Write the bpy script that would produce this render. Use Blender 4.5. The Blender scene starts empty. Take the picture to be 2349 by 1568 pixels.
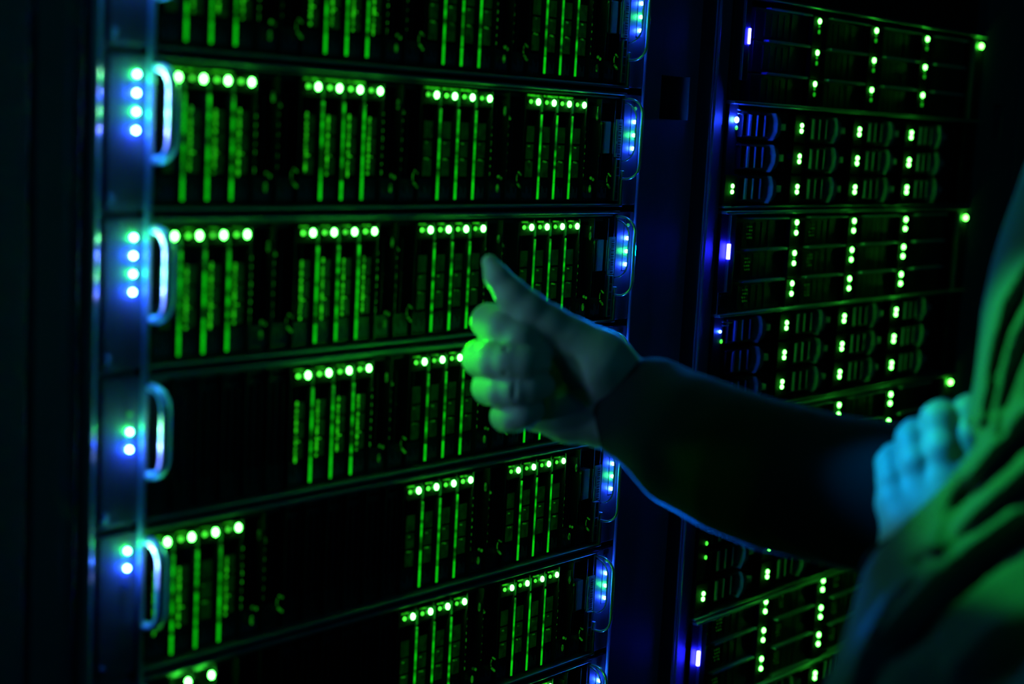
import bpy, bmesh, math, random
import numpy as np
from mathutils import Matrix, Vector
random.seed(4)
C = bpy.context.scene.collection
sc = bpy.context.scene

# ------------------------------------------------------------------ camera
CAM = Vector((-0.56306, -0.72438, -0.07238)); ROT = (1.43315, -0.05281, -0.86577); F = 3645.8
cd = bpy.data.cameras.new('camera'); cam = bpy.data.objects.new('camera', cd); C.objects.link(cam)
cam.location = CAM; cam.rotation_euler = ROT
cd.sensor_width = 36; cd.lens = F / 2349 * 36; cd.clip_start = 0.02; cd.clip_end = 30
cd.dof.use_dof = True; cd.dof.focus_distance = 1.25; cd.dof.aperture_fstop = 3.6
sc.camera = cam
sc.view_settings.view_transform = 'Standard'; sc.view_settings.look = 'None'
sc.view_settings.gamma = 1; sc.view_settings.exposure = 0.0; sc.view_settings.use_curve_mapping = False
sc.cycles.use_denoising = True
sc.cycles.max_bounces = 5

# ------------------------------------------------------------------ world and room light
w = bpy.data.worlds.new('dark_room'); sc.world = w; w.use_nodes = True
w.node_tree.nodes['Background'].inputs[0].default_value = (0.0, 0.02, 0.08, 1)
w.node_tree.nodes['Background'].inputs[1].default_value = 0.02

def area(name, loc, target, size, col, power, spread=180, sy=None):
    l = bpy.data.lights.new(name, 'AREA'); o = bpy.data.objects.new(name, l); C.objects.link(o)
    l.size = size; l.color = col; l.energy = power; l.spread = math.radians(spread)
    if sy: l.shape = 'RECTANGLE'; l.size_y = sy
    o.location = loc
    o.rotation_euler = (Vector(target) - Vector(loc)).to_track_quat('-Z', 'Y').to_euler()
    return o
def spot(name, loc, target, col, power, angle, blend=0.6, r=0.01):
    l = bpy.data.lights.new(name, 'SPOT'); o = bpy.data.objects.new(name, l); C.objects.link(o)
    l.color = col; l.energy = power; l.spot_size = math.radians(angle); l.spot_blend = blend; l.shadow_soft_size = r
    o.location = loc
    o.rotation_euler = (Vector(target) - Vector(loc)).to_track_quat('-Z', 'Y').to_euler()
    return o
RM = cam.rotation_euler.to_matrix()
def at(px, py, depth):          # a point of the room seen at that pixel, that far in front of the camera
    return CAM + RM @ Vector(((px - 1174.5) / F * depth, -(py - 784) / F * depth, -depth))

# added fill without a real source: dim, cool, from the camera's side
area('fill_blue', (-0.6, -1.9, 0.9), (0.3, 0.0, -0.2), 1.2, (0.0, 0.25, 1.0), 1.0)
area('fill_green', (0.2, -1.7, 0.3), (0.3, -0.2, -0.25), 0.8, (0.05, 1.0, 0.35), 0.28)
# added spots without a lamp body: blue on the hand, green on the folds
spot('hand_spot_blue', at(-150, -250, 0.80), at(2120, 1080, 0.85), (0.0, 0.36, 1.0), 110.0, 8.6, 0.6, 0.02)
spot('jacket_spot_green', at(1100, -330, 0.93), at(2360, 1000, 0.77), (0.02, 1.0, 0.14), 14.0, 21.5, 0.7, 0.01)
# what the status and drive LEDs nearest to the arm throw on it
spot('drive_led_glow', (0.215, -0.014, -0.205), at(1130, 820, 0.98), (0.01, 1.0, 0.0), 0.5, 120, 0.4, 0.004)
spot('drive_led_glow', (0.135, -0.016, -0.200), at(1095, 835, 0.99), (0.01, 1.0, 0.0), 0.5, 48, 0.8, 0.004)
spot('status_led_glow', (0.432, -0.015, -0.420), at(1560, 1150, 0.94), (0.0, 0.14, 1.0), 14, 25, 0.4, 0.004)
spot('status_led_glow', (0.432, -0.015, -0.165), at(1560, 900, 0.97), (0.0, 0.2, 1.0), 1.0, 90, 0.4, 0.004)

# ------------------------------------------------------------------ materials
def mat(name, col, rough=0.5, metal=0.0, spec=0.5, noise=0.0, nscale=200, bump=0.0, coat=0.0, sheen=0.0, trans=0.0):
    m = bpy.data.materials.new(name); m.use_nodes = True
    nt = m.node_tree; b = nt.nodes['Principled BSDF']
    b.inputs['Base Color'].default_value = (*col, 1); b.inputs['Roughness'].default_value = rough
    b.inputs['Metallic'].default_value = metal; b.inputs['Specular IOR Level'].default_value = spec
    b.inputs['Coat Weight'].default_value = coat; b.inputs['Sheen Weight'].default_value = sheen
    b.inputs['Transmission Weight'].default_value = trans
    if noise or bump:
        tc = nt.nodes.new('ShaderNodeTexCoord'); n = nt.nodes.new('ShaderNodeTexNoise')
        n.inputs['Scale'].default_value = nscale; n.inputs['Detail'].default_value = 4
        nt.links.new(tc.outputs['Object'], n.inputs['Vector'])
        if noise:
            r = nt.nodes.new('ShaderNodeMix'); r.data_type = 'RGBA'
            r.inputs[6].default_value = (*[c * (1 - noise) for c in col], 1)
            r.inputs[7].default_value = (*[min(1, c * (1 + noise)) for c in col], 1)
            nt.links.new(n.outputs[0], r.inputs[0]); nt.links.new(r.outputs[2], b.inputs['Base Color'])
        if bump:
            bp = nt.nodes.new('ShaderNodeBump'); bp.inputs['Strength'].default_value = bump
            bp.inputs['Distance'].default_value = 0.001
            nt.links.new(n.outputs[0], bp.inputs['Height']); nt.links.new(bp.outputs[0], b.inputs['Normal'])
    return m
def emit(name, col, strength, var=0.0, nscale=150, axis_scale=(1, 1, 1), ramp=None):
    m = bpy.data.materials.new(name); m.use_nodes = True; nt = m.node_tree
    b = nt.nodes['Principled BSDF']; b.inputs['Base Color'].default_value = (0.01, 0.01, 0.01, 1)
    b.inputs['Emission Color'].default_value = (*col, 1); b.inputs['Emission Strength'].default_value = strength
    if var:
        tc = nt.nodes.new('ShaderNodeTexCoord'); mp = nt.nodes.new('ShaderNodeMapping')
        mp.inputs['Scale'].default_value = axis_scale
        oi = nt.nodes.new('ShaderNodeObjectInfo'); ad = nt.nodes.new('ShaderNodeVectorMath'); ad.operation = 'ADD'
        n = nt.nodes.new('ShaderNodeTexNoise'); n.inputs['Scale'].default_value = nscale; n.inputs['Detail'].default_value = 1
        nt.links.new(tc.outputs['Object'], mp.inputs[0]); nt.links.new(mp.outputs[0], ad.inputs[0])
        nt.links.new(oi.outputs['Random'], ad.inputs[1]); nt.links.new(ad.outputs[0], n.inputs['Vector'])
        mr = nt.nodes.new('ShaderNodeMapRange')
        mr.inputs[1].default_value = 0.35; mr.inputs[2].default_value = 0.65
        mr.inputs[3].default_value = strength * (1 - var); mr.inputs[4].default_value = strength * (1 + var * 0.6)
        nt.links.new(n.outputs[0], mr.inputs[0]); nt.links.new(mr.outputs[0], b.inputs['Emission Strength'])
    return m
M = {}
M['post'] = mat('painted_steel_post', (0.09, 0.10, 0.13), 0.55, 0.0, 0.5, 0.2, 60)
M['post_gloss'] = mat('polished_trim', (0.22, 0.23, 0.25), 0.30, 0.3, 0.5)
M['black'] = mat('black_plastic', (0.012, 0.013, 0.016), 0.5, 0.0, 0.4)
M['deep'] = mat('deep_black', (0.003, 0.003, 0.004), 0.8, 0.0, 0.1)
M['carrier'] = mat('dark_carrier_plastic', (0.012, 0.013, 0.016), 0.45, 0, 0.5, 0.2, 400)
M['steel'] = mat('brushed_steel', (0.30, 0.32, 0.34), 0.35, 0.9, 0.5, 0.15, 300)
M['steel_dark'] = mat('dark_zinc_steel', (0.13, 0.15, 0.17), 0.35, 0.8, 0.5, 0.15, 300)
M['rim'] = mat('zinc_rim', (0.22, 0.26, 0.29), 0.42, 0.6, 0.5)
M['ear'] = mat('grey_ear_plastic', (0.06, 0.07, 0.085), 0.5, 0.0, 0.5, 0.15, 120)
M['bracket'] = mat('grey_green_bracket', (0.24, 0.34, 0.34), 0.5, 0.2, 0.5)
M['latch'] = mat('blue_grey_latch', (0.26, 0.32, 0.42), 0.5, 0.1, 0.5)
M['handle'] = mat('polished_handle', (0.92, 0.93, 0.95), 0.35, 0.35, 0.6)
M['clear'] = mat('smoky_polished_handle', (0.35, 0.38, 0.42), 0.2, 0.7, 0.8)
M['paper'] = mat('paper_label', (0.45, 0.46, 0.48), 0.7)
M['ink'] = mat('label_ink', (0.02, 0.02, 0.02), 0.7)
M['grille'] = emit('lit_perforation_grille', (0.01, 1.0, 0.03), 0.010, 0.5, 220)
M['strip'] = emit('green_led_reflection', (0.004, 1.0, 0.008), 0.40, 0.9, 260, (0.1, 0.1, 0.7))  # LED light reflected on the drive sides, put in as emission
M['strip_low'] = emit('green_led_reflection_low', (0.004, 1.0, 0.008), 0.60, 0.2, 260, (0.1, 0.1, 0.5))
M['strip_top'] = emit('green_led_reflection_top', (0.01, 1.0, 0.03), 0.16, 0.6, 300, (0.1, 0.1, 0.8))
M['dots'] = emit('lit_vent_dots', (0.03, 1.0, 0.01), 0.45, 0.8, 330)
M['dots_dim'] = emit('dim_painted_light_dots', (0.03, 1.0, 0.02), 0.10, 0.9, 330)  # green light on latches, strips and vents, put in as emission
M['dots_mid'] = emit('half_lit_vent_dots', (0.03, 1.0, 0.02), 0.26, 0.9, 330)  # LED reflection broken into dots, put in as emission
M['plate'] = mat('pale_plate', (0.50, 0.52, 0.55), 0.45, 0.2)
M['led_g'] = emit('green_led', (0.045, 1.0, 0.05), 80)
M['led_g2'] = emit('green_led_soft', (0.06, 1.0, 0.04), 2.2, 0.45, 90)
M['led_tiny'] = emit('green_led_faint', (0.03, 1.0, 0.02), 0.35)
M['ear_g'] = emit('green_status_led', (0.03, 1.0, 0.12), 220)
M['ear_b'] = emit('blue_status_led', (0.012, 0.045, 1.0), 800)
M['ear_off'] = emit('faint_status_led', (0.05, 1.0, 0.25), 0.3)
M['ear_off_b'] = emit('faint_blue_status_led', (0.0, 0.15, 1.0), 0.15)
M['bar_b'] = emit('blue_light_bar', (0.012, 0.012, 1.0), 300)
M['cell'] = emit('drive_led', (0.05, 1.0, 0.045), 55)
M['cell_small'] = emit('small_drive_led', (0.02, 1.0, 0.02), 0.45)
M['ear_g_big'] = emit('green_power_led', (0.05, 1.0, 0.035), 50)
M['window'] = emit('lit_drive_window', (0.02, 1.0, 0.01), 0.10, 0.95, 200)
M['text'] = mat('grey_print', (0.10, 0.13, 0.18), 0.7)
M['skin'] = mat('skin', (0.42, 0.33, 0.28), 0.5, 0, 0.4, 0.08, 120, 0.25)
M['knit'] = mat('black_jacket_cloth', (0.012, 0.012, 0.015), 0.85, 0, 0.15, 0.3, 500, 0.5, 0, 0.04)
M['cloth'] = mat('jacket_cloth', (0.10, 0.11, 0.10), 0.85, 0, 0.2, 0.3, 400, 0.3, 0, 0.05)
M['trouser'] = mat('dark_trouser_cloth', (0.03, 0.03, 0.035), 0.9)
M['hair'] = mat('dark_hair', (0.02, 0.015, 0.012), 0.6, 0, 0.4, 0.3, 300, 0.6)
M['shoe'] = mat('black_leather', (0.02, 0.02, 0.02), 0.4)
M['floor'] = mat('raised_floor_vinyl', (0.06, 0.065, 0.07), 0.5, 0, 0.4, 0.3, 30)
M['ceil'] = mat('black_ceiling', (0.02, 0.02, 0.022), 0.8)
M['wall'] = mat('dark_wall_paint', (0.03, 0.032, 0.036), 0.8, 0, 0.3, 0.2, 8)

# ------------------------------------------------------------------ mesh helpers
class MB:
    def __init__(s): s.bm = bmesh.new()
    def box(s, x0, x1, y0, y1, z0, z1, bev=0.0, mi=0):
        r = bmesh.ops.create_cube(s.bm, size=1)
        vs = r['verts']
        for v in vs:
            v.co = Vector((x0 + (v.co.x + .5) * (x1 - x0), y0 + (v.co.y + .5) * (y1 - y0), z0 + (v.co.z + .5) * (z1 - z0)))
        if bev:
            es = list({e for v in vs for e in v.link_edges})
            bmesh.ops.bevel(s.bm, geom=es, offset=bev, segments=2, affect='EDGES', profile=0.5)
        return s
    def dome(s, x, y, z, rx, ry, rz, seg=12):      # ellipsoid
        bmesh.ops.create_uvsphere(s.bm, u_segments=seg, v_segments=max(6, seg // 2 + 2), radius=1,
                                  matrix=Matrix.Translation((x, y, z)) @ Matrix.Diagonal((rx, ry, rz, 1)))
        return s
    def tube(s, pts, r, seg=10, closed=False, flat=None):
        pts = [Vector(p) for p in pts]; n = len(pts); rings = []
        for i, p in enumerate(pts):
            a = pts[(i - 1) % n] if (closed or i > 0) else p
            b = pts[(i + 1) % n] if (closed or i < n - 1) else p
            t = (b - a).normalized()
            u = Vector((1, 0, 0))
            if abs(t.dot(u)) > .9: u = Vector((0, 1, 0))
            u = (u - t * u.dot(t)).normalized(); v = t.cross(u)
            ru, rv = (r, r) if flat is None else flat
            rings.append([s.bm.verts.new(p + u * math.cos(2 * math.pi * k / seg) * ru + v * math.sin(2 * math.pi * k / seg) * rv) for k in range(seg)])
        for i in range(n if closed else n - 1):
            A, B = rings[i], rings[(i + 1) % n]
            for k in range(seg): s.bm.faces.new((A[k], A[(k + 1) % seg], B[(k + 1) % seg], B[k]))
        if not closed:
            s.bm.faces.new(rings[0][::-1]); s.bm.faces.new(rings[-1])
        return s
    def prism(s, poly, axis, a, b):                # polygon in the two other axes, extruded along axis
        def mk(t, p):
            if axis == 'x': return (t, p[0], p[1])
            if axis == 'y': return (p[0], t, p[1])
            return (p[0], p[1], t)
        A = [s.bm.verts.new(mk(a, p)) for p in poly]; B = [s.bm.verts.new(mk(b, p)) for p in poly]
        n = len(poly)
        s.bm.faces.new(A); s.bm.faces.new(B[::-1])
        for i in range(n): s.bm.faces.new((A[i], B[i], B[(i + 1) % n], A[(i + 1) % n]))
        return s
    def mesh(s, name, m, smooth=False):
        bmesh.ops.recalc_face_normals(s.bm, faces=s.bm.faces)
        me = bpy.data.meshes.new(name); s.bm.to_mesh(me); s.bm.free()
        me.materials.append(m)
        if smooth: me.polygons.foreach_set('use_smooth', [True] * len(me.polygons))
        return me
def put(name, me, parent=None, loc=(0, 0, 0)):
    o = bpy.data.objects.new(name, me); C.objects.link(o); o.location = loc
    if parent: o.parent = parent
    return o
def thing(name, label, cat, loc=(0, 0, 0), group=None):
    o = bpy.data.objects.new(name, None); C.objects.link(o); o.location = loc; o.empty_display_size = .02
    o['label'] = label; o['category'] = cat
    if group: o['group'] = group
    o.matrix_world = Matrix.Translation(loc)
    return o
def struct(name, me, loc=(0, 0, 0)):
    o = put(name, me, None, loc); o['kind'] = 'structure'; return o

# ------------------------------------------------------------------ room shell
FZ = -1.25
struct('floor', MB().box(-2.6, 2.8, -2.6, 1.3, FZ - .1, FZ).mesh('floor', M['floor']))
struct('ceiling', MB().box(-2.6, 2.8, -2.6, 1.3, 1.35, 1.45).mesh('ceiling', M['ceil']))
struct('wall_back', MB().box(-2.6, 2.8, 1.3, 1.4, FZ, 1.35).mesh('wall_back', M['wall']))
struct('wall_front', MB().box(-2.6, 2.8, -2.7, -2.6, FZ, 1.35).mesh('wall_front', M['wall']))
struct('wall_left', MB().box(-2.7, -2.6, -2.6, 1.3, FZ, 1.35).mesh('wall_left', M['wall']))
struct('wall_right', MB().box(2.8, 2.9, -2.6, 1.3, FZ, 1.35).mesh('wall_right', M['wall']))

# ------------------------------------------------------------------ rack cabinets
ZT, ZB = 0.85, FZ
def vpanel(x0, x1, y0, y1, z0=ZB, z1=ZT, bev=.001):
    return MB().box(x0, x1, y0, y1, z0, z1, bev)
def slotted(x0, x1, y0, y1, sx0, sx1, sz0, sz1):   # a post with a rectangular opening through it
    b = MB()
    b.box(x0, sx0, y0, y1, ZB, ZT); b.box(sx1, x1, y0, y1, ZB, ZT)
    b.box(sx0, sx1, y0, y1, sz1, ZT); b.box(sx0, sx1, y0, y1, ZB, sz0)
    return b
r1 = thing('rack_cabinet', 'tall black rack cabinet holding the servers with green reflections', 'rack cabinet', (0.2, 0.3, ZB))
def part(name, me, parent, world=(0, 0, 0)):
    o = put(name, me, parent); o.location = Vector(world) - parent.matrix_world.translation; return o
part('side_panel', vpanel(-.088, -.0600, 0.004, .9).mesh('side_panel', M['post']), r1)
part('corner_trim', MB().tube([(-.0580, -.002, ZB), (-.0580, -.002, ZT)], .0042, 16).mesh('corner_trim', M['post_gloss'], True), r1)
part('mounting_post', vpanel(-.050, -.0215, 0.004, .04).mesh('mounting_post', M['post']), r1)
part('mounting_trim', MB().tube([(-.0195, -.001, ZB), (-.0195, -.001, ZT)], .0022, 14).mesh('mounting_trim', M['post_gloss'], True), r1)
part('front_post', slotted(.4445, .5215, 0.004, .04, .4705, .5035, -.0640, -.0300).mesh('front_post', M['post']), r1)
part('edge_trim', MB().tube([(.4425, .001, ZB), (.4425, .001, ZT)], .0016, 12).mesh('edge_trim', M['post'], True), r1)
part('slot_lip', MB().box(.5030, .5042, -.0005, .03, -.0640, -.0300, .0002).mesh('slot_lip', M['steel']), r1)
part('slot_liner', MB().box(.4700, .5040, .030, .036, -.0650, -.0290).mesh('slot_liner', M['deep']), r1)
part('roof_panel', MB().box(-.088, .5215, .004, .9, ZT, ZT + .02, .002).mesh('roof_panel', M['post']), r1)
part('base_panel', MB().box(-.05, .4445, .010, .9, ZB, ZB + .06, .002).mesh('base_panel', M['post']), r1)
part('side_panel', vpanel(.505, .5215, .04, .9).mesh('side_panel_b', M['post']), r1)
part('mesh_door', MB().box(-.46, -.098, -.006, .004, ZB + .01, ZT, .002).mesh('mesh_door', M['post']), r1)
part('blanking_panel', MB().box(-.05, .4445, .012, .02, .0459, ZT, .001).mesh('blank1', M['black']), r1)

r2 = thing('rack_cabinet', 'black rack cabinet on the right side holding the disk shelves', 'rack cabinet', (0.8, 0.3, ZB))
part('front_post', vpanel(.5435, .5655, 0.004, .04).mesh('front_post2', M['post']), r2)
part('edge_trim', MB().tube([(.5445, .002, ZB), (.5445, .002, ZT)], .0012, 10).mesh('edge_trim2', M['post'], True), r2)
part('side_panel', vpanel(.5435, .556, .04, .9).mesh('side2', M['post']), r2)
part('front_post', slotted(1.056, 1.150, 0.004, .04, 1.0930, 1.1180, -.0640, -.0260).mesh('front_post3', M['post']), r2)
part('slot_liner', MB().box(1.092, 1.119, .030, .036, -.0650, -.0250).mesh('slot_liner2', M['deep']), r2)
part('roof_panel', MB().box(.5435, 1.15, .004, .9, ZT, ZT + .02, .002).mesh('roof2', M['post']), r2)
part('base_panel', MB().box(.5655, 1.056, .010, .9, ZB, ZB + .06, .002).mesh('base2', M['post']), r2)
part('side_panel', vpanel(1.135, 1.150, .04, .9).mesh('side3', M['post']), r2)
part('blanking_panel', MB().box(.5655, 1.056, .014, .022, .0450, ZT, .001).mesh('blank2', M['black']), r2)
part('blanking_panel', MB().box(.5655, .79, .0125, .015, .0440, .30, .0005).mesh('blank3', M['black']), r2)
r3 = thing('rack_cabinet', 'black rack cabinet past the disk shelves, at the edge of the photo', 'rack cabinet', (1.4, 0.3, ZB))
part('front_post', vpanel(1.158, 1.20, 0.004, .04).mesh('front_post4', M['post']), r3)
part('mesh_door', MB().box(1.205, 1.70, -.004, .004, ZB + .01, ZT, .002).mesh('door3', M['post']), r3)
part('side_panel', vpanel(1.158, 1.17, .04, .9).mesh('side4', M['post']), r3)
part('roof_panel', MB().box(1.158, 1.75, .004, .9, ZT, ZT + .02, .002).mesh('roof3', M['post']), r3)

# ------------------------------------------------------------------ servers of rack one
U = .0889
# shared meshes, local z = 0 at the top seam of the unit, local x = 0 at the first bright drive LED
m_chassis = (MB().box(-.0172, .4168, .016, .62, -.0870, -.0019)
             .box(-.0185, -.0165, .001, .62, -.0870, -.0019).box(.4165, .4185, .001, .62, -.0870, -.0019)).mesh('chassis', M['black'])
m_rim = MB().box(-.0185, .4185, -.0022, .016, -.0036, -.0016, .0005).box(-.0185, .4185, .003, .016, -.0062, -.0048, .0003).mesh('rim', M['rim'])
m_rimb = (MB().box(-.0185, .4185, -.0022, .016, -.0873, -.0853, .0005)
          .box(.4178, .4205, -.0022, .006, -.0873, -.0600, .0004)).mesh('rimb', M['rim'])
m_tray = (MB().box(-.0124, -.0118, .002, .016, -.0835, -.0075).box(.0031, .0037, .0005, .016, -.0835, -.0075)
          .box(-.0118, .0031, .004, .016, -.0835, -.0680, .0004).box(-.0118, .0031, .006, .016, -.0100, -.0075)
          .box(-.0100, -.0090, .007, .016, -.0680, -.0185).box(-.0030, -.0022, .007, .016, -.0680, -.0185)
          .box(-.0118, .0031, .010, .016, -.0425, -.0415).box(-.0118, .0031, .010, .016, -.0545, -.0535)).mesh('tray', M['carrier'])
m_bezel = MB().box(-.0122, .0034, .0012, .016, -.0190, -.0085, .0003).mesh('led_bezel', M['deep'])
m_led = MB().dome(0, .0004, -.0128, .0014, .0016, .0022).mesh('led_bright', M['led_g'], True)
m_led2 = MB().dome(-.0080, .0006, -.0128, .0013, .0010, .0014).mesh('led_soft', M['led_g2'], True)
m_led3 = MB().dome(-.0038, .0008, -.0128, .0008, .0008, .0010).mesh('led_faint', M['led_tiny'], True)
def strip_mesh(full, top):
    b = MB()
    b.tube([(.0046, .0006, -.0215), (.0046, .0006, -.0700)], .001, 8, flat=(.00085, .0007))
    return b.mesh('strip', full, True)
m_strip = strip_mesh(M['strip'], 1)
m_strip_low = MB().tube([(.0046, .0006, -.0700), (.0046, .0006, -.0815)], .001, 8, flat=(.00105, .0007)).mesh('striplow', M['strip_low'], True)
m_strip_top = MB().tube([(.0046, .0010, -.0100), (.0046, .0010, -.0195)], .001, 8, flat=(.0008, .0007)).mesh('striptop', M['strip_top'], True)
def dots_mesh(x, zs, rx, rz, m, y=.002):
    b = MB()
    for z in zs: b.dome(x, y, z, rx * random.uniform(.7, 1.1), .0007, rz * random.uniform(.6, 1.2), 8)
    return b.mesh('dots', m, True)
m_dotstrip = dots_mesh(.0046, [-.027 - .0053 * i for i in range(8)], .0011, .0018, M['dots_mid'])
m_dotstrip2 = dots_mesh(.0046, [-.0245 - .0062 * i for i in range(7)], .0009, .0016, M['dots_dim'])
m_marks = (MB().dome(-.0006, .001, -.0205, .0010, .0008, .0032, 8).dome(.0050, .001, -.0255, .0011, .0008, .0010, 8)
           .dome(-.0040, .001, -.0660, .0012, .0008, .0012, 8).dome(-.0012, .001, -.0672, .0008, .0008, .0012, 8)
           .dome(-.0045, .001, -.0740, .0011, .0008, .0029, 8)).mesh('marks', M['dots_dim'], True)  # bright marks of light on the latch, shaped as glowing beads
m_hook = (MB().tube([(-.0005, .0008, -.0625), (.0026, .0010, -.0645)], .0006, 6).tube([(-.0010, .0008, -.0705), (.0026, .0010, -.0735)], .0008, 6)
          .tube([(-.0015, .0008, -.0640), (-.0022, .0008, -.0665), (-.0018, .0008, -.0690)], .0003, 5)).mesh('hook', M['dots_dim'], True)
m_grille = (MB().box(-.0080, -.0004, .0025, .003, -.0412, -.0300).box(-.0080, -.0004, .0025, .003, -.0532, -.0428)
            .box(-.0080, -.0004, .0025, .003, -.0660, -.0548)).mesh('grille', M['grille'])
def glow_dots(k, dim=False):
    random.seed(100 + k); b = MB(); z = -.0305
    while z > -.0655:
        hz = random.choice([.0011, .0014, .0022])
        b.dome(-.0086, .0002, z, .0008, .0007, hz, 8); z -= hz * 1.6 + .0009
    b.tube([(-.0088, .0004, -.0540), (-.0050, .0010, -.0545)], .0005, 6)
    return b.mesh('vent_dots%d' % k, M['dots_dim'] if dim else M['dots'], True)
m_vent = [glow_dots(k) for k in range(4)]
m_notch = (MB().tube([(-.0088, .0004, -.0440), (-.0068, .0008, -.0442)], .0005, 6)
           .tube([(-.0088, .0004, -.0545), (-.0050, .0008, -.0550)], .0006, 6)).mesh('notch', M['dots_dim'], True)  # light caught on the notches, shaped as glowing tubes
random.seed(9); _t = MB()
for k in range(7):
    x = -.0102 + k * .0018
    h = random.uniform(.001, .0065)
    _t.box(x, x + .0007, .0036, .0039, -.0820 + random.uniform(0, .002), -.0785 + h)
m_print = _t.mesh('print', M['text'])
m_toplip = (MB().box(-.0120, .0030, -.0004, .0008, -.0090, -.0078, .0002)).mesh('toplip', M['dots'])  # LED light along the upper edge, put in as emission
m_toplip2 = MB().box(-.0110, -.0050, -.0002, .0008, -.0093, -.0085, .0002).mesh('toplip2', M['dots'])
m_fold = (MB().box(-.0115, .0030, .0060, .0070, -.080, -.012, .0003).box(-.0070, -.0064, .0030, .0062, -.078, -.016)
          .box(-.0010, -.0002, .0030, .0062, -.078, -.016)).mesh('blank_plate', M['carrier'])

def ear_mesh(x0, x1):
    return (MB().box(x0, x1, .0005, .0045, -.0862, -.0026, .0007)).mesh('ear', M['ear'])
m_earL = ear_mesh(-.0465, -.0200); m_earR = ear_mesh(.4192, .4405)
m_ledhousing = MB().box(-.0032, .0032, .0002, .0006, -.048, -.007, .0003).mesh('led_housing', M['ear'])
def ear_led(col): return MB().dome(0, -.0010, 0, .0014, .0013, .0014, 14).mesh('ear_led', col, True)
m_eg, m_eb, m_eoff, m_eoffb = [ear_led(M[k]) for k in ('ear_g', 'ear_b', 'ear_off', 'ear_off_b')]
def handle_pts(x, top, bot, out):
    pts = []; r = .012
    pts.append((x, .001, top))
    for k in range(7):
        a = math.pi / 2 * k / 6; pts.append((x, -out + r - r * math.sin(a) , top - r + r * math.cos(a)))
    for k in range(7):
        a = math.pi / 2 * k / 6; pts.append((x, -out + r - r * math.cos(a), bot + r - r * math.sin(a)))
    pts.append((x, .001, bot))
    return pts
m_handleL = MB().tube(handle_pts(-.0165, -.0085, -.0590, .0165), .002, 12, flat=(.0034, .0026)).mesh('handleL', M['handle'], True)
m_handleR = (MB().tube(handle_pts(.4180, -.0060, -.0660, .0180), .0012, 10, flat=(.0013, .0009))
             .tube(handle_pts(.4200, -.0090, -.0530, .0110), .0007, 8)).mesh('handleR', M['clear'], True)
m_barcode = MB().box(.4085, .4165, -.0010, -.0002, -.0500, -.0215, .0002).mesh('barcode', M['paper'])
random.seed(3); _b = MB(); z = -.0235
while z > -.048:
    h = random.choice([.0004, .0008, .0012]); _b.box(.4118, .4150, -.0013, -.0009, z - h, z); z -= h + random.choice([.0005, .0009])
_b.box(.4097, .4103, -.0013, -.0009, -.047, -.040); _b.box(.4097, .4103, -.0013, -.0009, -.038, -.030)
m_bars = _b.mesh('bars', M['ink'])
m_ladder = MB()
m_ladder.box(.4110, .4122, -.0010, .004, -.0830, -.0510, .0002).box(.4155, .4167, -.0010, .004, -.0830, -.0510, .0002)
for k in range(6): m_ladder.box(.4110, .4167, -.0008, .004, -.0520 - k * .0062, -.0510 - k * .0062, .0002)
m_ladder = m_ladder.mesh('ladder', M['rim'])
m_conn = (MB().box(.3975, .4048, .0010, .010, -.0475, -.0235, .0006)).mesh('connector', M['plate'])
m_conn2 = (MB().box(.4062, .4072, -.0005, .010, -.0475, -.0240, .0002).box(.3948, .3956, .0, .010, -.0475, -.0240, .0002)
           .box(.3918, .3924, .0, .010, -.0475, -.0240, .0002)).mesh('connector_rails', M['steel_dark'])
m_conn3 = (MB().box(.3885, .3925, .002, .010, -.0220, -.0130, .0004)).mesh('port_block', M['steel_dark'])
m_screw = MB().tube([(-.0440, .0010, -.0800), (-.0440, -.0010, -.0800)], .0022, 14).mesh('screw', M['steel_dark'], True)

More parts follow.
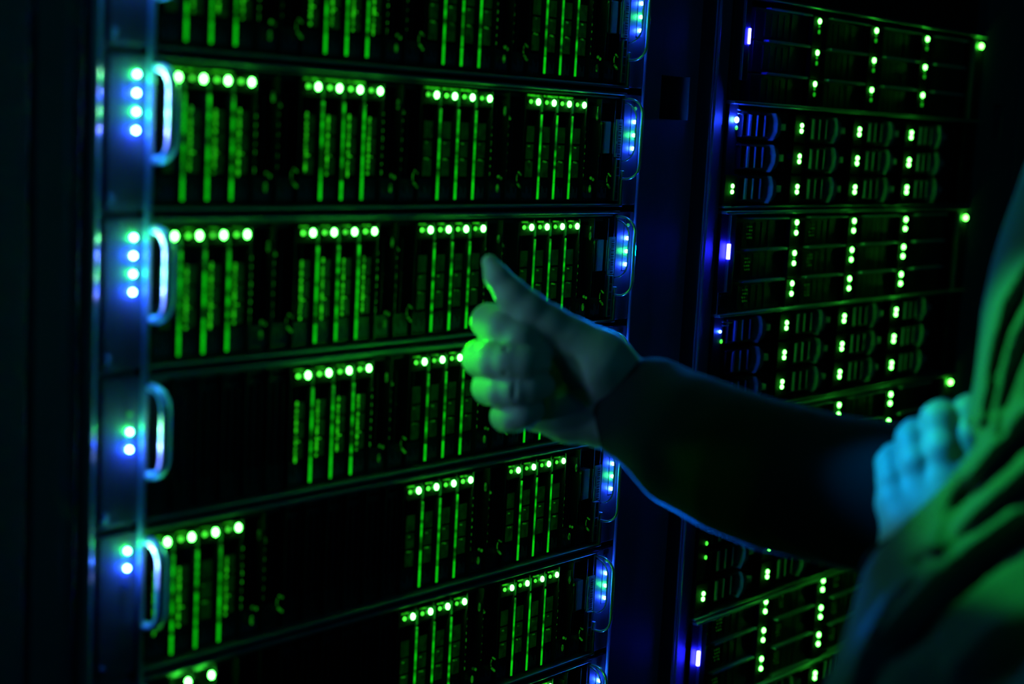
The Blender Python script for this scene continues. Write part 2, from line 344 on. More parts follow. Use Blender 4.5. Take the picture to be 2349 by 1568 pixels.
ROWS = {-1: ('topmost', [1, 1, 1, 1], 'gbgb'), 0: ('second from the top', [1, 1, 1, 1], 'gbgb'), 1: ('third from the top', [1, 1, 1, 1], 'gbgb'),
        2: ('fourth, left quarter dark, behind fist', [0, 1, 1, 1], '.hgb'), 3: ('fifth from the top, second quarter dark', [1, 0, 1, 1], 'gbx.'),
        4: ('sixth from the top, left half mostly dark', [2, 0, 1, 1], '....'), 5: ('lowest in view, cut by the bottom edge', [0, 0, 1, 1], '....')}
for k, (pos, groups, leds) in ROWS.items():
    z0 = -.0448 - U * k
    s = thing('storage_server', 'server with green reflections, left rack, %s' % pos, 'server', (0, 0, z0), 'storage servers in the left rack')
    put('chassis', m_chassis, s); put('rim', m_rim, s); put('rim', m_rimb, s)
    for d in range(24):
        g, i = divmod(d, 6); x = .10551 * g + .0177 * i
        st = groups[g]
        if st == 0:
            t = put('drive_blank', m_tray, s, (x, 0, 0)); put('blank_plate', m_fold, t)
            continue
        t = put('drive_carrier', m_tray, s, (x, 0, 0))
        if st == 2:
            if i in (1, 2): put('led', m_led, t)
            continue
        if k != 3 or i not in (5,): put('print_strip', m_print, t)
        if i < 4:
            put('led_bezel', m_bezel, t); put('led', m_led, t); put('led', m_led2, t); put('led', m_led3, t); put('grille', m_grille, t)
            if (g <= 1 and not (k == 3 and i == 2)) and k >= 0 or (k == -1 and g <= 1):
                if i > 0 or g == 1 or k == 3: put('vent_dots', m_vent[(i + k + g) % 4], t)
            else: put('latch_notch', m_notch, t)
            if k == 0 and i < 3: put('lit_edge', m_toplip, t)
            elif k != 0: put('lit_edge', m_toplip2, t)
        if i < 3:
            put('light_strip', m_strip_top, t); put('light_strip', m_strip, t); put('light_strip', m_strip_low, t)  # reflections of the LEDs, shaped as glowing strips
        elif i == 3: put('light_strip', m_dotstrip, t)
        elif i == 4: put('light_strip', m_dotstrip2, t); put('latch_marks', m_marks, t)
        else: put('latch', m_hook, t)  # only the light caught on the latch, as glowing dashes
    # ears
    eL = put('ear', m_earL, s); put('screw', m_screw, eL)
    eR = put('ear', m_earR, s)
    hL = put('led_housing', m_ledhousing, eL, (-.0290, 0, 0)); hR = put('led_housing', m_ledhousing, eR, (.4315, 0, 0))
    for j, ch in enumerate(leds):
        me = {'g': m_eg, 'b': m_eb, '.': None, 'h': m_eoff, 'x': m_eoffb}[ch]
        if me: put('status_led', me, eL, (-.0290, 0, -.0128 - j * .0101))
        if ch in 'gb':      # the LED throws its colour on the handle and on the trim beside it
            col = (.22, 1.0, .40) if ch == 'g' else (.22, .30, 1.0); p = Vector((-.0290, -.0040, z0 - .0128 - j * .0101))
            spot('status_led_light', p, p + Vector((.0120, -.0120, 0)), col, .05, 80, .5, .001)
            spot('status_led_light', p, p + Vector((-.0280, .0010, 0)), col, .16, 17, .5, .001)
    if True:
        for j, me in enumerate([m_eoff, m_eb, m_eg, m_eb]):
            put('status_led', me, eR, (.4315, 0, -.0128 - j * .0101))
    put('handle', m_handleL, s); put('handle', m_handleR, s)
    bl = put('barcode_label', m_barcode, s); bl['label'] = 'white barcode label'; put('barcode', m_bars, bl)
    put('vent_ladder', m_ladder, s); put('connector', m_conn, s); put('connector_rail', m_conn2, s); put('port_block', m_conn3, s)

# ------------------------------------------------------------------ disk shelves of rack two
X2 = .566
CP = .1063
m_sh = (MB().box(0, .4826, .018, .62, -.0866, -.0010).box(.0135, .0155, .002, .02, -.0880, -.0010)
        .box(.467, .469, .002, .02, -.0880, -.0010)).mesh('shelf_chassis', M['black'])
m_shrim = MB().box(0, .4826, -.0040, .018, -.0020, .0003, .0006).mesh('shelf_rim', M['rim'])
m_shrimb = MB().box(0, .4826, -.0010, .018, -.0886, -.0872, .0004).mesh('shelf_rimb', M['rim'])
m_ear2 = MB().box(.0005, .0130, .0015, .006, -.0868, -.0022, .0006).mesh('shelf_ear', M['black'])
m_earpale = MB().box(.0118, .0205, -.0012, .004, -.0700, -.0030, .0006).mesh('ear_strip', M['steel_dark'])
m_ear2r = (MB().box(.4560, .4826, .0015, .006, -.0868, -.0022, .0006)).mesh('shelf_ear_r', M['black'])
m_ear3r = (MB().box(.4555, .4600, -.0010, .003, -.0868, -.0060, .0006)).mesh('shelf_frame_r', M['steel_dark'])
m_bar = MB().tube([(.0110, -.0010, -.0275), (.0110, -.0010, -.0400)], .0014, 12).mesh('light_bar', M['bar_b'], True)
m_bigled = MB().dome(.4705, -.001, -.0105, .0034, .0016, .0026, 14).mesh('power_led', M['ear_g_big'], True)
m_asset = MB().box(-.0010, .0150, -.0015, -.0008, -.0870, -.0680, .0002).mesh('asset_label', M['steel_dark'])
_b = MB()
random.seed(5); x = .0008
while x < .0135:
    ww = random.choice([.0003, .0006, .0009]); _b.box(x, x + ww, -.0018, -.0014, -.0790, -.0735); x += ww + random.choice([.0004, .0007])
for k in range(5): _b.box(.002 + k * .0022, .0033 + k * .0022, -.0018, -.0014, -.0722, -.0702)
for k in range(3): _b.box(.004 + k * .003, .0058 + k * .003, -.0018, -.0014, -.0830, -.0812)
m_assetbars = _b.mesh('asset_bars', M['ink'])
# type A carriers: plain tray face with two pale lips, LED column at its left edge; local origin = LED top
AR = .02744
m_ca = (MB().box(.0075, .0940, .0055, .018, -.0225, .0040, .0005).box(.0225, .0300, .0045, .006, -.0190, .0005)
        .box(.0330, .0405, .0045, .006, -.0190, .0005).box(.0435, .0510, .0045, .006, -.0190, .0005)
        .box(.0540, .0615, .0045, .006, -.0190, .0005).box(.0660, .0880, .0048, .006, -.0205, .0025, .0003)).mesh('carrier_a', M['carrier'])
m_calip = MB().box(.0240, .0935, .0005, .0060, .0036, .0050, .0003).box(.0240, .0935, .0005, .0060, -.0232, -.0219, .0003).mesh('carrier_lip', M['latch'])
m_abez = MB().box(-.0095, .0072, .0010, .018, -.0225, .0040, .0004).mesh('led_column', M['deep'])
m_a1 = MB().dome(0, .0004, 0, .0019, .0013, .0022, 12).mesh('led_a1', M['cell'], True)
m_a2 = MB().dome(0, .0006, -.0045, .0009, .0007, .0012, 10).mesh('led_a2', M['cell_small'], True)
m_a3 = MB().dome(0, .0004, -.0092, .0017, .0013, .0020, 12).mesh('led_a3', M['cell'], True)
m_a3d = MB().dome(0, .0004, -.0092, .0012, .0010, .0019, 12).mesh('led_a3d', M['cell_small'], True)
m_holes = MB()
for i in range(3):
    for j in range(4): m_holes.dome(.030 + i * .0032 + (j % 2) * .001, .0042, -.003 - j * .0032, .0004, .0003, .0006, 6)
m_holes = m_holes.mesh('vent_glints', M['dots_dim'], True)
# type B carriers: ribbed window, bracket handle, latch, LED pair; local origin = between the LEDs
BR = .02691
_b = MB().box(.0075, .0945, .0080, .018, -.0120, .0120, .0005)
for x in (.0130, .0225, .0246, .0350, .0470): _b.box(x, x + .0012, .0030, .0082, -.0090, .0090, .0002)
_b.box(.0120, .0590, .0030, .0082, .0090, .0104, .0003).box(.0120, .0590, .0030, .0082, -.0104, -.0090, .0003)
m_cb = _b.mesh('carrier_b', M['carrier'])
_b = MB()
for x in (.0225, .0246, .0350, .0470): _b.box(x, x + .0009, .0020, .0032, -.0088, .0088, .0001)
m_cbrib = _b.mesh('ribs_b', M['latch'])
m_bracket = MB().prism([(.0585, .0112), (.0665, .0072), (.0690, .0030), (.0690, -.0045), (.0655, -.0085), (.0560, -.0122),
                        (.0600, -.0078), (.0625, -.0045), (.0630, .0030), (.0615, .0065)], 'y', -.0010, .008).mesh('bracket', M['bracket'])
m_latchb = MB().box(.0700, .0800, .0010, .008, -.0028, .0030, .0005).mesh('latch_b', M['latch'])
m_bbez = MB().box(-.0110, .0080, .0010, .018, -.0125, .0120, .0004).mesh('led_column_b', M['deep'])
m_pair1 = MB().dome(.0002, .0004, .0024, .0017, .0012, .0018, 12).mesh('pair1', M['cell'], True)
m_pair2 = MB().dome(0, .0004, -.0024, .0017, .0012, .0018, 12).mesh('pair2', M['cell'], True)
m_win = MB().box(.0262, .0300, .0060, .0079, -.0085, .0085).mesh('window_b', M['window'])
m_eb2 = MB().dome(.0125, -.0008, 0, .0024, .0015, .0024, 14).mesh('unit_led', M['ear_b'], True)
m_eb3 = MB().dome(.0125, .0006, 0, .0009, .0008, .0010, 10).mesh('unit_led_small', M['ear_b'], True)
m_eg2 = MB().dome(.0125, .0008, 0, .0014, .0010, .0018, 10).mesh('unit_led_g', M['led_g2'], True)
m_glint = (MB().tube([(.009, -.001, -.006), (.016, -.002, -.0075), (.024, -.001, -.008)], .0006, 6)
           .tube([(.010, -.001, -.0095), (.018, -.002, -.0100)], .0005, 6)).mesh('ear_clip', M['steel'], True)
POS = ['topmost', 'second from the top', 'third from the top, barcode sticker', 'fourth from the top, above the sleeve',
       'mostly behind the black sleeve', 'just below the black sleeve', 'below the sleeve, with a blue light bar', 'cut by the bottom edge']
ztops = [.0420, -.0460, -.1372, -.2243, -.3140, -.4030, -.4930, -.5770]
XA = {0: .0129, 2: 0, 4: 0, 6: -.00295}
for n, zt in enumerate(ztops):
    A = n % 2 == 0
    if A:
        s = thing('disk_shelf', 'disk shelf with three-dot green light columns, %s' % POS[n], 'disk shelf', (X2, 0, zt), 'disk shelves in the right rack')
    else:
        s = thing('disk_shelf', 'disk shelf with bracket handles and paired green lights, %s' % POS[n], 'disk shelf', (X2, 0, zt), 'disk shelves in the right rack')
    put('chassis', m_sh, s); put('rim', m_shrim, s); put('rim', m_shrimb, s)
    eL = put('ear', m_ear2, s); eR = put('ear', m_ear2r, s)
    if A:
        xo = .6888 - X2 + XA[n] - CP; zo = {0: .02985, 2: -.14801, 4: -.14801 - 2 * U + .001, 6: -.4982}[n] - zt
        put('ear_strip', m_earpale, s)
        lb = put('light_bar', m_bar, eL, (XA[n] * .6, 0, 0)); lb['label'] = 'glowing blue light bar'
        put('power_led', m_bigled, eR, (0, 0, 0)); put('frame_strip', m_ear3r, s)
        if n == 2:
            al = put('asset_label', m_asset, s); al['label'] = 'small barcode sticker'; put('barcode', m_assetbars, al)
        for c in range(4):
            for r in range(3):
                t = put('drive_carrier', m_ca, s, (xo + c * CP, 0, zo - r * AR)); put('lip', m_calip, t)
                if n == 2 and c < 2 or n == 6: put('vent_glints', m_holes, t)
                if c > 0:
                    put('led_bezel', m_abez, t); put('led', m_a1, t); put('led', m_a2, t); put('led', m_a3d if n == 0 else m_a3, t)
    else:
        xo = .6845 - X2 - CP; zo = {1: -.06463, 3: -.2406, 5: -.2406 - 2 * U + .0005, 7: -.2406 - 4 * U + .002}[n] - zt
        put('ear_clip', m_glint, eL)
        if n != 5: put('status_led', {1: m_eb2, 3: m_eb3}.get(n, m_eg2), eL, (-.003, 0, -.0150))
        put('status_led', m_eg2, eL, (0, 0, -.0215 if n != 3 else -.0235))
        if n == 5: put('status_led', m_eg2, eL, (0, 0, -.034))
        for c in range(4):
            for r in range(3):
                t = put('drive_carrier', m_cb, s, (xo + c * CP, 0, zo - r * BR)); put('rib', m_cbrib, t)
                put('bracket_handle', m_bracket, t); put('latch', m_latchb, t)
                if (c * 7 + r * 3 + n) % 4 != 0: put('lit_window', m_win, t)
                if c > 0 or (r == 2 and n in (1, 5)):
                    put('led_bezel', m_bbez, t); put('led', m_pair1, t); put('led', m_pair2, t)
for _o in bpy.data.objects:
    if _o.type == 'MESH' and _o.name.split('.')[0] in ('latch_marks', 'vent_dots', 'vent_glints', 'print_strip', 'barcode', 'grille', 'latch') and _o.parent and len(_o.data.polygons) > 6:
        if _o.name.split('.')[0] != 'latch' or _o.data.name.startswith('hook'): _o['kind'] = 'stuff'
    if _o.type == 'MESH' and _o.name.startswith('light_strip') and _o.data.name.startswith('dots'): _o['kind'] = 'stuff'
#PERSON
# ------------------------------------------------------------------ person
def npt(p): return np.array(p, float)
def P(px, py, d): return np.array(at(px, py, d))
def caps(Q, a, b, ra, rb):
    ab = b - a; t = np.clip(((Q - a) @ ab) / (ab @ ab + 1e-12), 0, 1)
    return np.linalg.norm(Q - a - t[..., None] * ab, axis=-1) - (ra + (rb - ra) * t)
def smin(a, b, k):
    h = np.clip(.5 + .5 * (b - a) / k, 0, 1); return b + (a - b) * h - k * h * (1 - h)
def smax(a, b, k): return -smin(-a, -b, k)
def chain(Q, pts, k=.003):      # pts: (point, radius)
    f = None
    for (a, ra), (b, rb) in zip(pts[:-1], pts[1:]):
        g = caps(Q, a, b, ra, rb); f = g if f is None else smin(f, g, k)
    return f
def nets(fn, lo, hi, h):        # surface nets over fn(points)
    lo = npt(lo); hi = npt(hi); n = np.ceil((hi - lo) / h).astype(int) + 1
    ax = [lo[i] + h * np.arange(n[i]) for i in range(3)]
    Fv = np.empty(n, np.float32); B = 10
    starts = [np.arange(0, n[i], B) for i in range(3)]
    cc = np.stack(np.meshgrid(*[lo[i] + h * (starts[i] + B / 2) for i in range(3)], indexing='ij'), -1)
    fc = fn(cc); lim = B * h * .9 * 1.25 + .004            # only the blocks near the surface are filled in
    blocks = []
    for ijk in np.ndindex(fc.shape):
        a = [starts[q][ijk[q]] for q in range(3)]; sl = tuple(slice(a[q], min(a[q] + B, n[q])) for q in range(3))
        if abs(fc[ijk]) > lim: Fv[sl] = fc[ijk]
        else: blocks.append(sl)
    for k in range(0, len(blocks), 200):
        ch = blocks[k:k + 200]
        pts = [np.stack(np.meshgrid(*[ax[q][sl[q]] for q in range(3)], indexing='ij'), -1) for sl in ch]
        val = fn(np.concatenate([p.reshape(-1, 3) for p in pts])); o = 0
        for sl, p in zip(ch, pts):
            m_ = p.shape[0] * p.shape[1] * p.shape[2]; Fv[sl] = val[o:o + m_].reshape(p.shape[:3]); o += m_
    s = Fv < 0
    acc = np.zeros([n[0] - 1, n[1] - 1, n[2] - 1, 3], np.float32); cnt = np.zeros(acc.shape[:3], np.float32)
    corner = lambda A, d: A[d[0]:n[0] - 1 + d[0], d[1]:n[1] - 1 + d[1], d[2]:n[2] - 1 + d[2]]
    import itertools
    for c in itertools.product((0, 1), repeat=3):
        for a in range(3):
            if c[a]: continue
            e = list(c); e[a] = 1
            f0, f1 = corner(Fv, c), corner(Fv, e)
            m = (f0 < 0) != (f1 < 0)
            t = np.where(m, f0 / np.where(m, f0 - f1, 1), 0)
            for q in range(3): acc[..., q] += m * ((t if q == a else c[q]))
            cnt += m
    on = cnt > 0; idx = -np.ones(cnt.shape, int); idx[on] = np.arange(on.sum())
    cell = np.argwhere(on); V = lo + h * (cell + acc[on] / cnt[on][:, None])
    faces = []
    for a in range(3):
        b, c = (a + 1) % 3, (a + 2) % 3
        sl0 = [slice(1, n[q] - 1) for q in range(3)]; sl1 = list(sl0)
        sl0[a] = slice(0, n[a] - 1); sl1[a] = slice(1, n[a])
        s0, s1 = s[tuple(sl0)], s[tuple(sl1)]
        e = np.argwhere(s0 != s1)
        if not len(e): continue
        base = e.copy(); base[:, b] += 1; base[:, c] += 1
        flip = s0[tuple(e.T)]
        def cl(db, dc):
            q = base.copy(); q[:, b] -= db; q[:, c] -= dc; return idx[tuple(q.T)]
        quad = np.stack([cl(1, 1), cl(0, 1), cl(0, 0), cl(1, 0)], 1)
        quad[~flip] = quad[~flip][:, ::-1]; faces.append(quad)
    return V, np.concatenate(faces)
def to_mesh(name, parts, m):
    Vs, Fs, off = [], [], 0
    for V, Q in parts: Vs.append(V); Fs.append(Q + off); off += len(V)
    V = np.concatenate(Vs); Q = np.concatenate(Fs)
    me = bpy.data.meshes.new(name); me.vertices.add(len(V)); me.vertices.foreach_set('co', V.astype(np.float32).ravel())
    me.loops.add(len(Q) * 4); me.loops.foreach_set('vertex_index', Q.astype(np.int32).ravel())
    me.polygons.add(len(Q)); me.polygons.foreach_set('loop_start', np.arange(len(Q), dtype=np.int32) * 4)
    me.polygons.foreach_set('loop_total', np.full(len(Q), 4, np.int32))
    me.polygons.foreach_set('use_smooth', np.ones(len(Q), bool))
    me.update(calc_edges=True); me.validate(); me.materials.append(m)
    return me

# --- right hand: fist, palm side to the camera, thumb stretched out to the upper left
DR, SR = .05, 1.053
def R_(px, py, d, r=None):
    p = P(px, py, d + DR); return p if r is None else (p, r * SR)
rw1, rw2 = R_(1478, 908, .958, .0190), R_(1432, 954, .952, .0182)
thumb = [R_(1123, 601, .930, .0044), R_(1140, 634, .929, .0068), R_(1172, 674, .930, .0088), R_(1212, 708, .932, .0100),
         R_(1260, 744, .936, .0112), R_(1310, 782, .941, .0134)]
thenar = [R_(1310, 782, .941, .0134), R_(1368, 835, .943, .0205), R_(1440, 900, .952, .0200)]
mcp = [R_(1226, 762, .985, .0120), R_(1205, 825, .988, .0120), R_(1215, 888, .984, .0110), R_(1232, 945, .974, .0105)]
fing = [
    [R_(1226, 762, .985, .0120), R_(1172, 746, .966, .0120), R_(1122, 737, .950, .0100), R_(1150, 752, .934, .0098), R_(1192, 775, .928, .0090), R_(1236, 803, .936, .0080)],
    [R_(1205, 825, .985, .0110), R_(1103, 822, .948, .0104), R_(1133, 826, .928, .0103), R_(1166, 828, .922, .0098), R_(1200, 830, .921, .0095), R_(1230, 832, .927, .0083)],
    [R_(1215, 888, .982, .0105), R_(1121, 889, .950, .0093), R_(1150, 894, .930, .0094), R_(1182, 894, .924, .0090), R_(1215, 889, .925, .0087), R_(1241, 884, .930, .0076)],
    [R_(1232, 940, .974, .0095), R_(1160, 955, .945, .0083), R_(1180, 955, .931, .0082), R_(1200, 949, .928, .0080), R_(1218, 941, .931, .0072)]]
def rhand(Q):
    palm = None
    for m_ in mcp:
        for w_ in (rw1, rw2):
            g = caps(Q, m_[0], w_[0], m_[1], w_[1] * .8); palm = g if palm is None else smin(palm, g, .006)
    palm = smin(palm, chain(Q, [R_(1232, 952, .965, .0098), R_(1300, 955, .954, .0150), R_(1380, 962, .952, .0160), (rw2[0], rw2[1])], .006), .006)
    palm = smin(palm, chain(Q, thenar, .008), .006)
    palm = smin(palm, caps(Q, rw1[0], rw2[0], rw1[1], rw2[1]), .010)
    fore = chain(Q, [(.5 * (rw1[0] + rw2[0]), .022), R_(1560, 990, .930, .028)], .01)
    palm = smin(palm, fore, .010)
    # hollow of the palm and the crease beside the thumb ball
    palm = smax(palm, -caps(Q, R_(1275, 850, .925), R_(1300, 905, .925), .008, .008), .012)
    f = palm
    fs = [chain(Q, c, .0020) for c in fing]
    ff = fs[0]
    for g in fs[1:]: ff = smin(ff, g, .0012)
    f = smin(f, ff, .0030)
    th = chain(Q, thumb, .004)
    f = smin(smin(palm, th, .007), smin(ff, th, .0006), .0012)
    f = smin(f, ff, .0030)
    # creases at the finger joints
    for a in ((1160, 795, 860, .918), (1180, 868, 920, .918)):
        f = smax(f, -caps(Q, R_(a[0], a[1], a[3] - .0035), R_(a[0] - 2, a[2], a[3] - .0035), .0012, .0012), .0016)
    return f
ctr = R_(1270, 830, .95); BB = .135
parts_body = [nets(rhand, ctr - [.13, .13, .11], ctr + [.13, .13, .11], .0015)]

# --- left hand: seen from the back, fingers closing over the right sleeve
DL, SL = .06, 1.075
def L_(px, py, d, r=None):
    p = P(px, py, d + DL); return p if r is None else (p, r * SL)
lw = [L_(2096, 1290, .775, .0165), L_(2165, 1268, .772, .0155)]
lm = [L_(2056, 1155, .789, .0092), L_(2110, 1130, .785, .0094), L_(2164, 1105, .780, .0098), L_(2222, 1090, .779, .0096)]
lf = [[lm[0], L_(2050, 1100, .792, .0080), L_(2047, 1064, .798, .0080), L_(2054, 1050, .812, .0074), L_(2066, 1070, .830, .0068)],
      [lm[1], L_(2102, 1060, .786, .0082), L_(2094, 1008, .793, .0082), L_(2100, 995, .812, .0077), L_(2110, 1015, .832, .007)],
      [lm[2], L_(2160, 1030, .781, .0088), L_(2156, 964, .788, .0092), L_(2162, 955, .808, .0084), L_(2168, 985, .835, .0075)],
      [lm[3], L_(2224, 1000, .781, .0080), L_(2225, 948, .788, .0086), L_(2230, 940, .808, .008), L_(2236, 970, .832, .0072)]]
def lhand(Q):
    f = caps(Q, lw[0][0], lw[1][0], lw[0][1], lw[1][1])
    for j, m_ in enumerate(lm):
        a = lw[0] if j < 2 else lw[1]
        g = smin(caps(Q, m_[0], a[0], m_[1] * .98, a[1] * .86), caps(Q, m_[0], .5 * (lw[0][0] + lw[1][0]), m_[1] * .9, .014), .006)
        f = smin(f, g, .007)
    f = smin(f, chain(Q, [(lw[0][0] * .5 + lw[1][0] * .5, .020), L_(2170, 1420, .735, .026), L_(2230, 1560, .70, .030)], .01), .012)
    f = smin(f, chain(Q, [lm[3], L_(2262, 1120, .790, .0105), L_(2290, 1060, .805, .0095), L_(2300, 1010, .825, .009)], .004), .006)
    ff = None
    for c in lf:
        g = chain(Q, c, .0035); ff = g if ff is None else smin(ff, g, .0006)
    return smin(f, ff, .0035)
cl_ = L_(2160, 1130, .79)
parts_body.append(nets(lhand, cl_ - [.11, .11, .11], cl_ + [.11, .11, .10], .0015))

# --- arms, trunk, neck, head (outside the frame)
RSH, LSH = npt((.500, -.370, .05)), npt((.335, -.640, .03))
REL = P(2420, 1265, .90); LEL = P(2420, 2150, .60)
NECK = npt((.44, -.50, .13)); HIP = npt((.46, -.53, -.42)); FACE = npt((-.85, .53, 0)); SIDE = npt((.53, .85, 0))
HEAD = npt((.415, -.485, .285))
def trunk(Q, e=0.0):
    f = chain(Q, [(HIP - SIDE * .07, .105 + e), (HIP * .5 + NECK * .5 - SIDE * .06, .095 + e), (NECK - [0, 0, .10] - SIDE * .06, .095 + e)], .03)
    f = smin(f, chain(Q, [(HIP + SIDE * .07, .105 + e), (HIP * .5 + NECK * .5 + SIDE * .06, .095 + e), (NECK - [0, 0, .10] + SIDE * .06, .095 + e)], .03), .04)
    f = smin(f, caps(Q, LSH, NECK - [0, 0, .05], .060 + e, .055 + e), .04)
    return smin(f, caps(Q, RSH, NECK - [0, 0, .05], .060 + e, .055 + e), .04)
def bodyc(Q):
    f = trunk(Q)
    f = smin(f, chain(Q, [(RSH, .050), (REL, .040), R_(1560, 990, .930, .026), (.5 * (rw1[0] + rw2[0]), .022)], .02), .03)
    f = smin(f, chain(Q, [(LSH, .050), (LEL, .040), L_(2230, 1560, .70, .030), L_(2170, 1420, .735, .024)], .02), .03)
    f = smin(f, caps(Q, NECK - [0, 0, .05], HEAD - [0, 0, .06], .058, .052), .03)
    h = caps(Q, HEAD + [0, 0, .03], HEAD + FACE * .03 - [0, 0, .05], .082, .060)
    h = smin(h, caps(Q, HEAD + FACE * .095 + [0, 0, .01], HEAD + FACE * .112 - [0, 0, .028], .010, .014), .015)
    for sgn in (-1, 1):
        h = smax(h, -caps(Q, HEAD + FACE * .105 + SIDE * .032 * sgn + [0, 0, .015], HEAD + FACE * .105 + SIDE * .036 * sgn + [0, 0, .015], .013, .013), .012)
        h = smin(h, caps(Q, HEAD + SIDE * .082 * sgn + [0, 0, .012], HEAD + SIDE * .080 * sgn - [0, 0, .02], .012, .008), .006)
    h = smin(h, caps(Q, HEAD + FACE * .093 + SIDE * .016 - [0, 0, .060], HEAD + FACE * .093 - SIDE * .016 - [0, 0, .060], .008, .008), .006)
    f = smin(f, h, .03)
    for sgn in (-1, 1):
        f = smin(f, chain(Q, [(HIP + SIDE * .09 * sgn - [0, 0, .02], .085), (npt((HIP[0], HIP[1], -.80)) + SIDE * .10 * sgn + FACE * .02, .058),
                 (npt((HIP[0], HIP[1], FZ + .10)) + SIDE * .11 * sgn, .042), (npt((HIP[0], HIP[1], FZ + .06)) + SIDE * .12 * sgn + FACE * .12, .030)], .02), .03)
    return f
parts_body.append(nets(bodyc, (-.08, -.86, FZ + .015), (.72, -.06, .43), .008))
person = thing('person', 'person in a dark jacket reaching one fist with raised thumb towards the servers', 'person', (.46, -.53, FZ))
body = part('body', to_mesh('body', parts_body, M['skin']), person)

# --- clothing
def sleeveR(Q):
    c = [R_(1452, 935, .955, .0305), R_(1500, 955, .945, .0320), R_(1590, 1016, .92, .0372), R_(1690, 1062, .90, .0385), R_(1790, 1096, .885, .0385),
         R_(1900, 1120, .875, .0385), R_(2000, 1138, .865, .0385), R_(2100, 1160, .860, .0400), (REL, .052), (RSH, .070)]
    f = chain(Q, c, .012)
    for a, b, r in FOLDR: f = smin(f, caps(Q, a, b, r, r * .7), .006)
    inner = caps(Q, R_(1380, 890, .975), R_(1600, 1020, .915), .0268 * SR, .0270 * SR)
    f = smax(f, -inner, .001)
    ax = R_(1600, 1010, .92) - R_(1452, 935, .955); ax = ax / np.linalg.norm(ax)
    # the cuff is cut slightly aslant: its lower edge hangs further over the hand
    up = npt(RM @ Vector((0, 1, 0))); nrm = ax - .25 * up; nrm /= np.linalg.norm(nrm)
    cut = (Q - R_(1452, 935, .955)) @ nrm
    return smax(f, -cut - .006, .0015)
FOLDR = [(R_(1624, 1110, .885), R_(1664, 1190, .890), .004), (R_(1664, 1190, .890), R_(1745, 1240, .885), .005),
         (R_(1780, 1205, .855), R_(1900, 1262, .855), .005), (R_(1900, 1262, .855), R_(2010, 1296, .850), .004),
         (R_(1560, 1085, .90), R_(1640, 1160, .90), .006), (R_(1820, 955, .885), R_(1850, 968, .87), .006),
         (R_(1600, 890, .93), R_(1560, 930, .905), .004), (R_(1495, 850, .95), R_(1520, 842, .945), .004)]
lc = [L_(2122, 1330, .760, .0285), L_(2140, 1440, .735, .0330), L_(2150, 1560, .700, .0400), L_(2170, 1700, .66, .050), (LEL, .058), (LSH, .072)]
def drape(Q):
    f = chain(Q, lc, .02)
    f = smin(f, chain(Q, [(P(2690, 480, .84), .070), (P(2620, 780, .83), .074), (P(2600, 1050, .82), .074), (P(2540, 1350, .81), .085), (P(2480, 1750, .74), .085)], .03), .03)
    f = smin(f, trunk(Q, .028), .04)
    f = smin(f, caps(Q, P(2540, 1350, .81), HIP, .08, .12), .05)
    return smin(f, caps(Q, P(2640, 560, .86), RSH, .06, .07), .05)
# folds of the cloth: (line on the surface, half width, height); negative heights are the valleys between
RMn = np.array(RM); 
FOLDS = [([(2010, 1450), (2106, 1354), (2175, 1280), (2230, 1235), (2320, 1180)], 26, .0085),
         ([(2135, 1248), (2200, 1195), (2260, 1150), (2349, 1075), (2440, 1000)], 24, .0085),
         ([(2235, 1090), (2298, 1000), (2349, 945), (2420, 890)], 26, .0095),
         ([(2252, 960), (2262, 880), (2275, 800), (2296, 700), (2349, 610), (2400, 560)], 14, .006),
         ([(2275, 980), (2295, 860), (2322, 770), (2370, 690)], 12, .006),
         ([(2310, 960), (2345, 860), (2400, 760)], 15, .006),
         ([(1950, 1560), (1975, 1490), (2010, 1420), (2040, 1370)], 12, .005),
         ([(2060, 1350), (2120, 1300), (2180, 1240)], 10, .004),
         ([(2200, 1520), (2280, 1440), (2360, 1400)], 40, .006),
         ([(2170, 1225), (2215, 1140), (2270, 1080), (2349, 1005), (2420, 950)], 20, -.0095),
         ([(2110, 1300), (2170, 1265), (2240, 1212), (2330, 1135), (2420, 1070)], 16, -.0075),
         ([(1990, 1470), (2050, 1390), (2110, 1325)], 11, -.005),
         ([(2265, 980), (2285, 860), (2312, 750), (2349, 680)], 10, -.006),
         ([(2295, 1000), (2325, 880), (2365, 790)], 12, -.007),
         ([(2060, 1480), (2160, 1375), (2240, 1305), (2349, 1225)], 34, -.008),
         ([(1990, 1580), (2040, 1500), (2120, 1450)], 20, -.005)]
def relief(Q):
    v = (Q - npt(CAM)) @ RMn; d = np.maximum(-v[..., 2], .05)
    p = np.stack([1174.5 + F * v[..., 0] / d, 784 - F * v[..., 1] / d], -1)
    out = np.zeros(p.shape[:-1])
    for pts, wd, hh in FOLDS:
        dm = None
        for a, b in zip(pts[:-1], pts[1:]):
            g = caps(p, npt(a), npt(b), 0, 0); dm = g if dm is None else np.minimum(dm, g)
        out += hh * np.exp(-(dm / wd) ** 2)
    return out * (d < .92)
def jacketf(Q):
    f = drape(Q) - relief(Q)
    inner = caps(Q, L_(2090, 1240, .780), L_(2140, 1400, .745), .0245 * SL, .0260 * SL)
    f = smax(f, -inner, .001)
    ax = L_(2140, 1430, .740) - L_(2090, 1262, .775); ax /= np.linalg.norm(ax)
    side = npt(RM @ Vector((1, 0, 0))); nrm = ax + .50 * side; nrm /= np.linalg.norm(nrm)
    c0 = L_(2085, 1275, .775)
    cut = (Q - c0) @ nrm; near = np.linalg.norm(Q - c0, axis=-1) - .075
    f = smax(f, np.where(near < 0, -cut, -1.0), .0015)
    return smax(f, -(Q[..., 2] + .47), .004)
jk = to_mesh('jacket', [nets(jacketf, (-.10, -.90, -.49), (.78, -.16, .18), .0030)], M['cloth'])
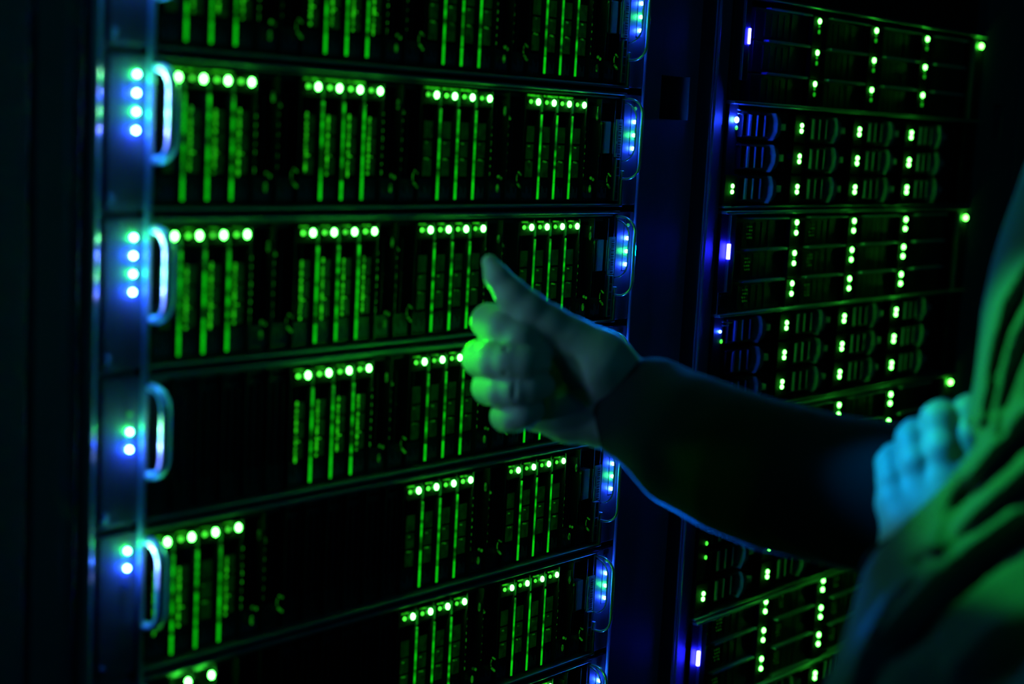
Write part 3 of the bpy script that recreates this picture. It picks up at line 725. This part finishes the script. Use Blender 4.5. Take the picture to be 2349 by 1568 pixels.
jacket = part('jacket', jk, person)
sl = part('sleeve', to_mesh('sleeve', [nets(sleeveR, (.08, -.60, -.40), (.66, -.06, .16), .0020)], M['knit']), jacket)
sl.location = (0, 0, 0); sl['label'] = 'black sleeve of the reaching arm'
cf = MB(); cc = L_(2100, 1300, .770); ax = L_(2140, 1430, .740) - L_(2090, 1262, .775); ax /= np.linalg.norm(ax)
cuff = MB(); qv = Vector(ax); u = qv.orthogonal().normalized(); v = qv.cross(u)
cuff.tube([Vector(cc) + (u * math.cos(2 * math.pi * k / 28) + v * math.sin(2 * math.pi * k / 28)) * .0262 for k in range(28)], .003, 10, closed=True)
cu = part('cuff', cuff.mesh('cuff', M['knit'], True), jacket); cu.location = (0, 0, 0)
cu['label'] = 'black inner cuff at the wrist'
def hairf(Q):
    h = caps(Q, HEAD + [0, 0, .035] - FACE * .01, HEAD - FACE * .035 - [0, 0, .03], .090, .070)
    h = smax(h, (Q - HEAD - FACE * .045) @ FACE, .01)
    return smax(h, -(Q[..., 2] - HEAD[2] + .06 ), .01)
part('hair', to_mesh('hair', [nets(hairf, HEAD - .14, HEAD + .15, .006)], M['hair']), person)
def legs(Q):
    f = caps(Q, HIP - SIDE * .05 + [0, 0, .02], HIP + SIDE * .05 + [0, 0, .02], .122, .122)
    for sgn in (-1, 1):
        f = smin(f, chain(Q, [(HIP + SIDE * .09 * sgn - [0, 0, .02], .100), (npt((HIP[0], HIP[1], -.80)) + SIDE * .10 * sgn + FACE * .02, .074),
                 (npt((HIP[0], HIP[1], FZ + .07)) + SIDE * .11 * sgn, .062)], .02), .02)
    return smax(f, -(Q[..., 2] - FZ - .05), .004)
part('trousers', to_mesh('trousers', [nets(legs, (.15, -.85, FZ), (.78, -.2, -.28), .009)], M['trouser']), person)
for sgn in (-1, 1):
    b0 = npt((HIP[0], HIP[1], FZ + .045)) + SIDE * .115 * sgn
    def shoef(Q):
        f = chain(Q, [(b0 - FACE * .05, .045), (b0 + FACE * .08, .043), (b0 + FACE * .15, .036)], .02)
        return smax(f, -(Q[..., 2] - FZ), .003)
    part('shoe', to_mesh('shoe', [nets(shoef, b0 - .25, b0 + .25, .006)], M['shoe']), person)
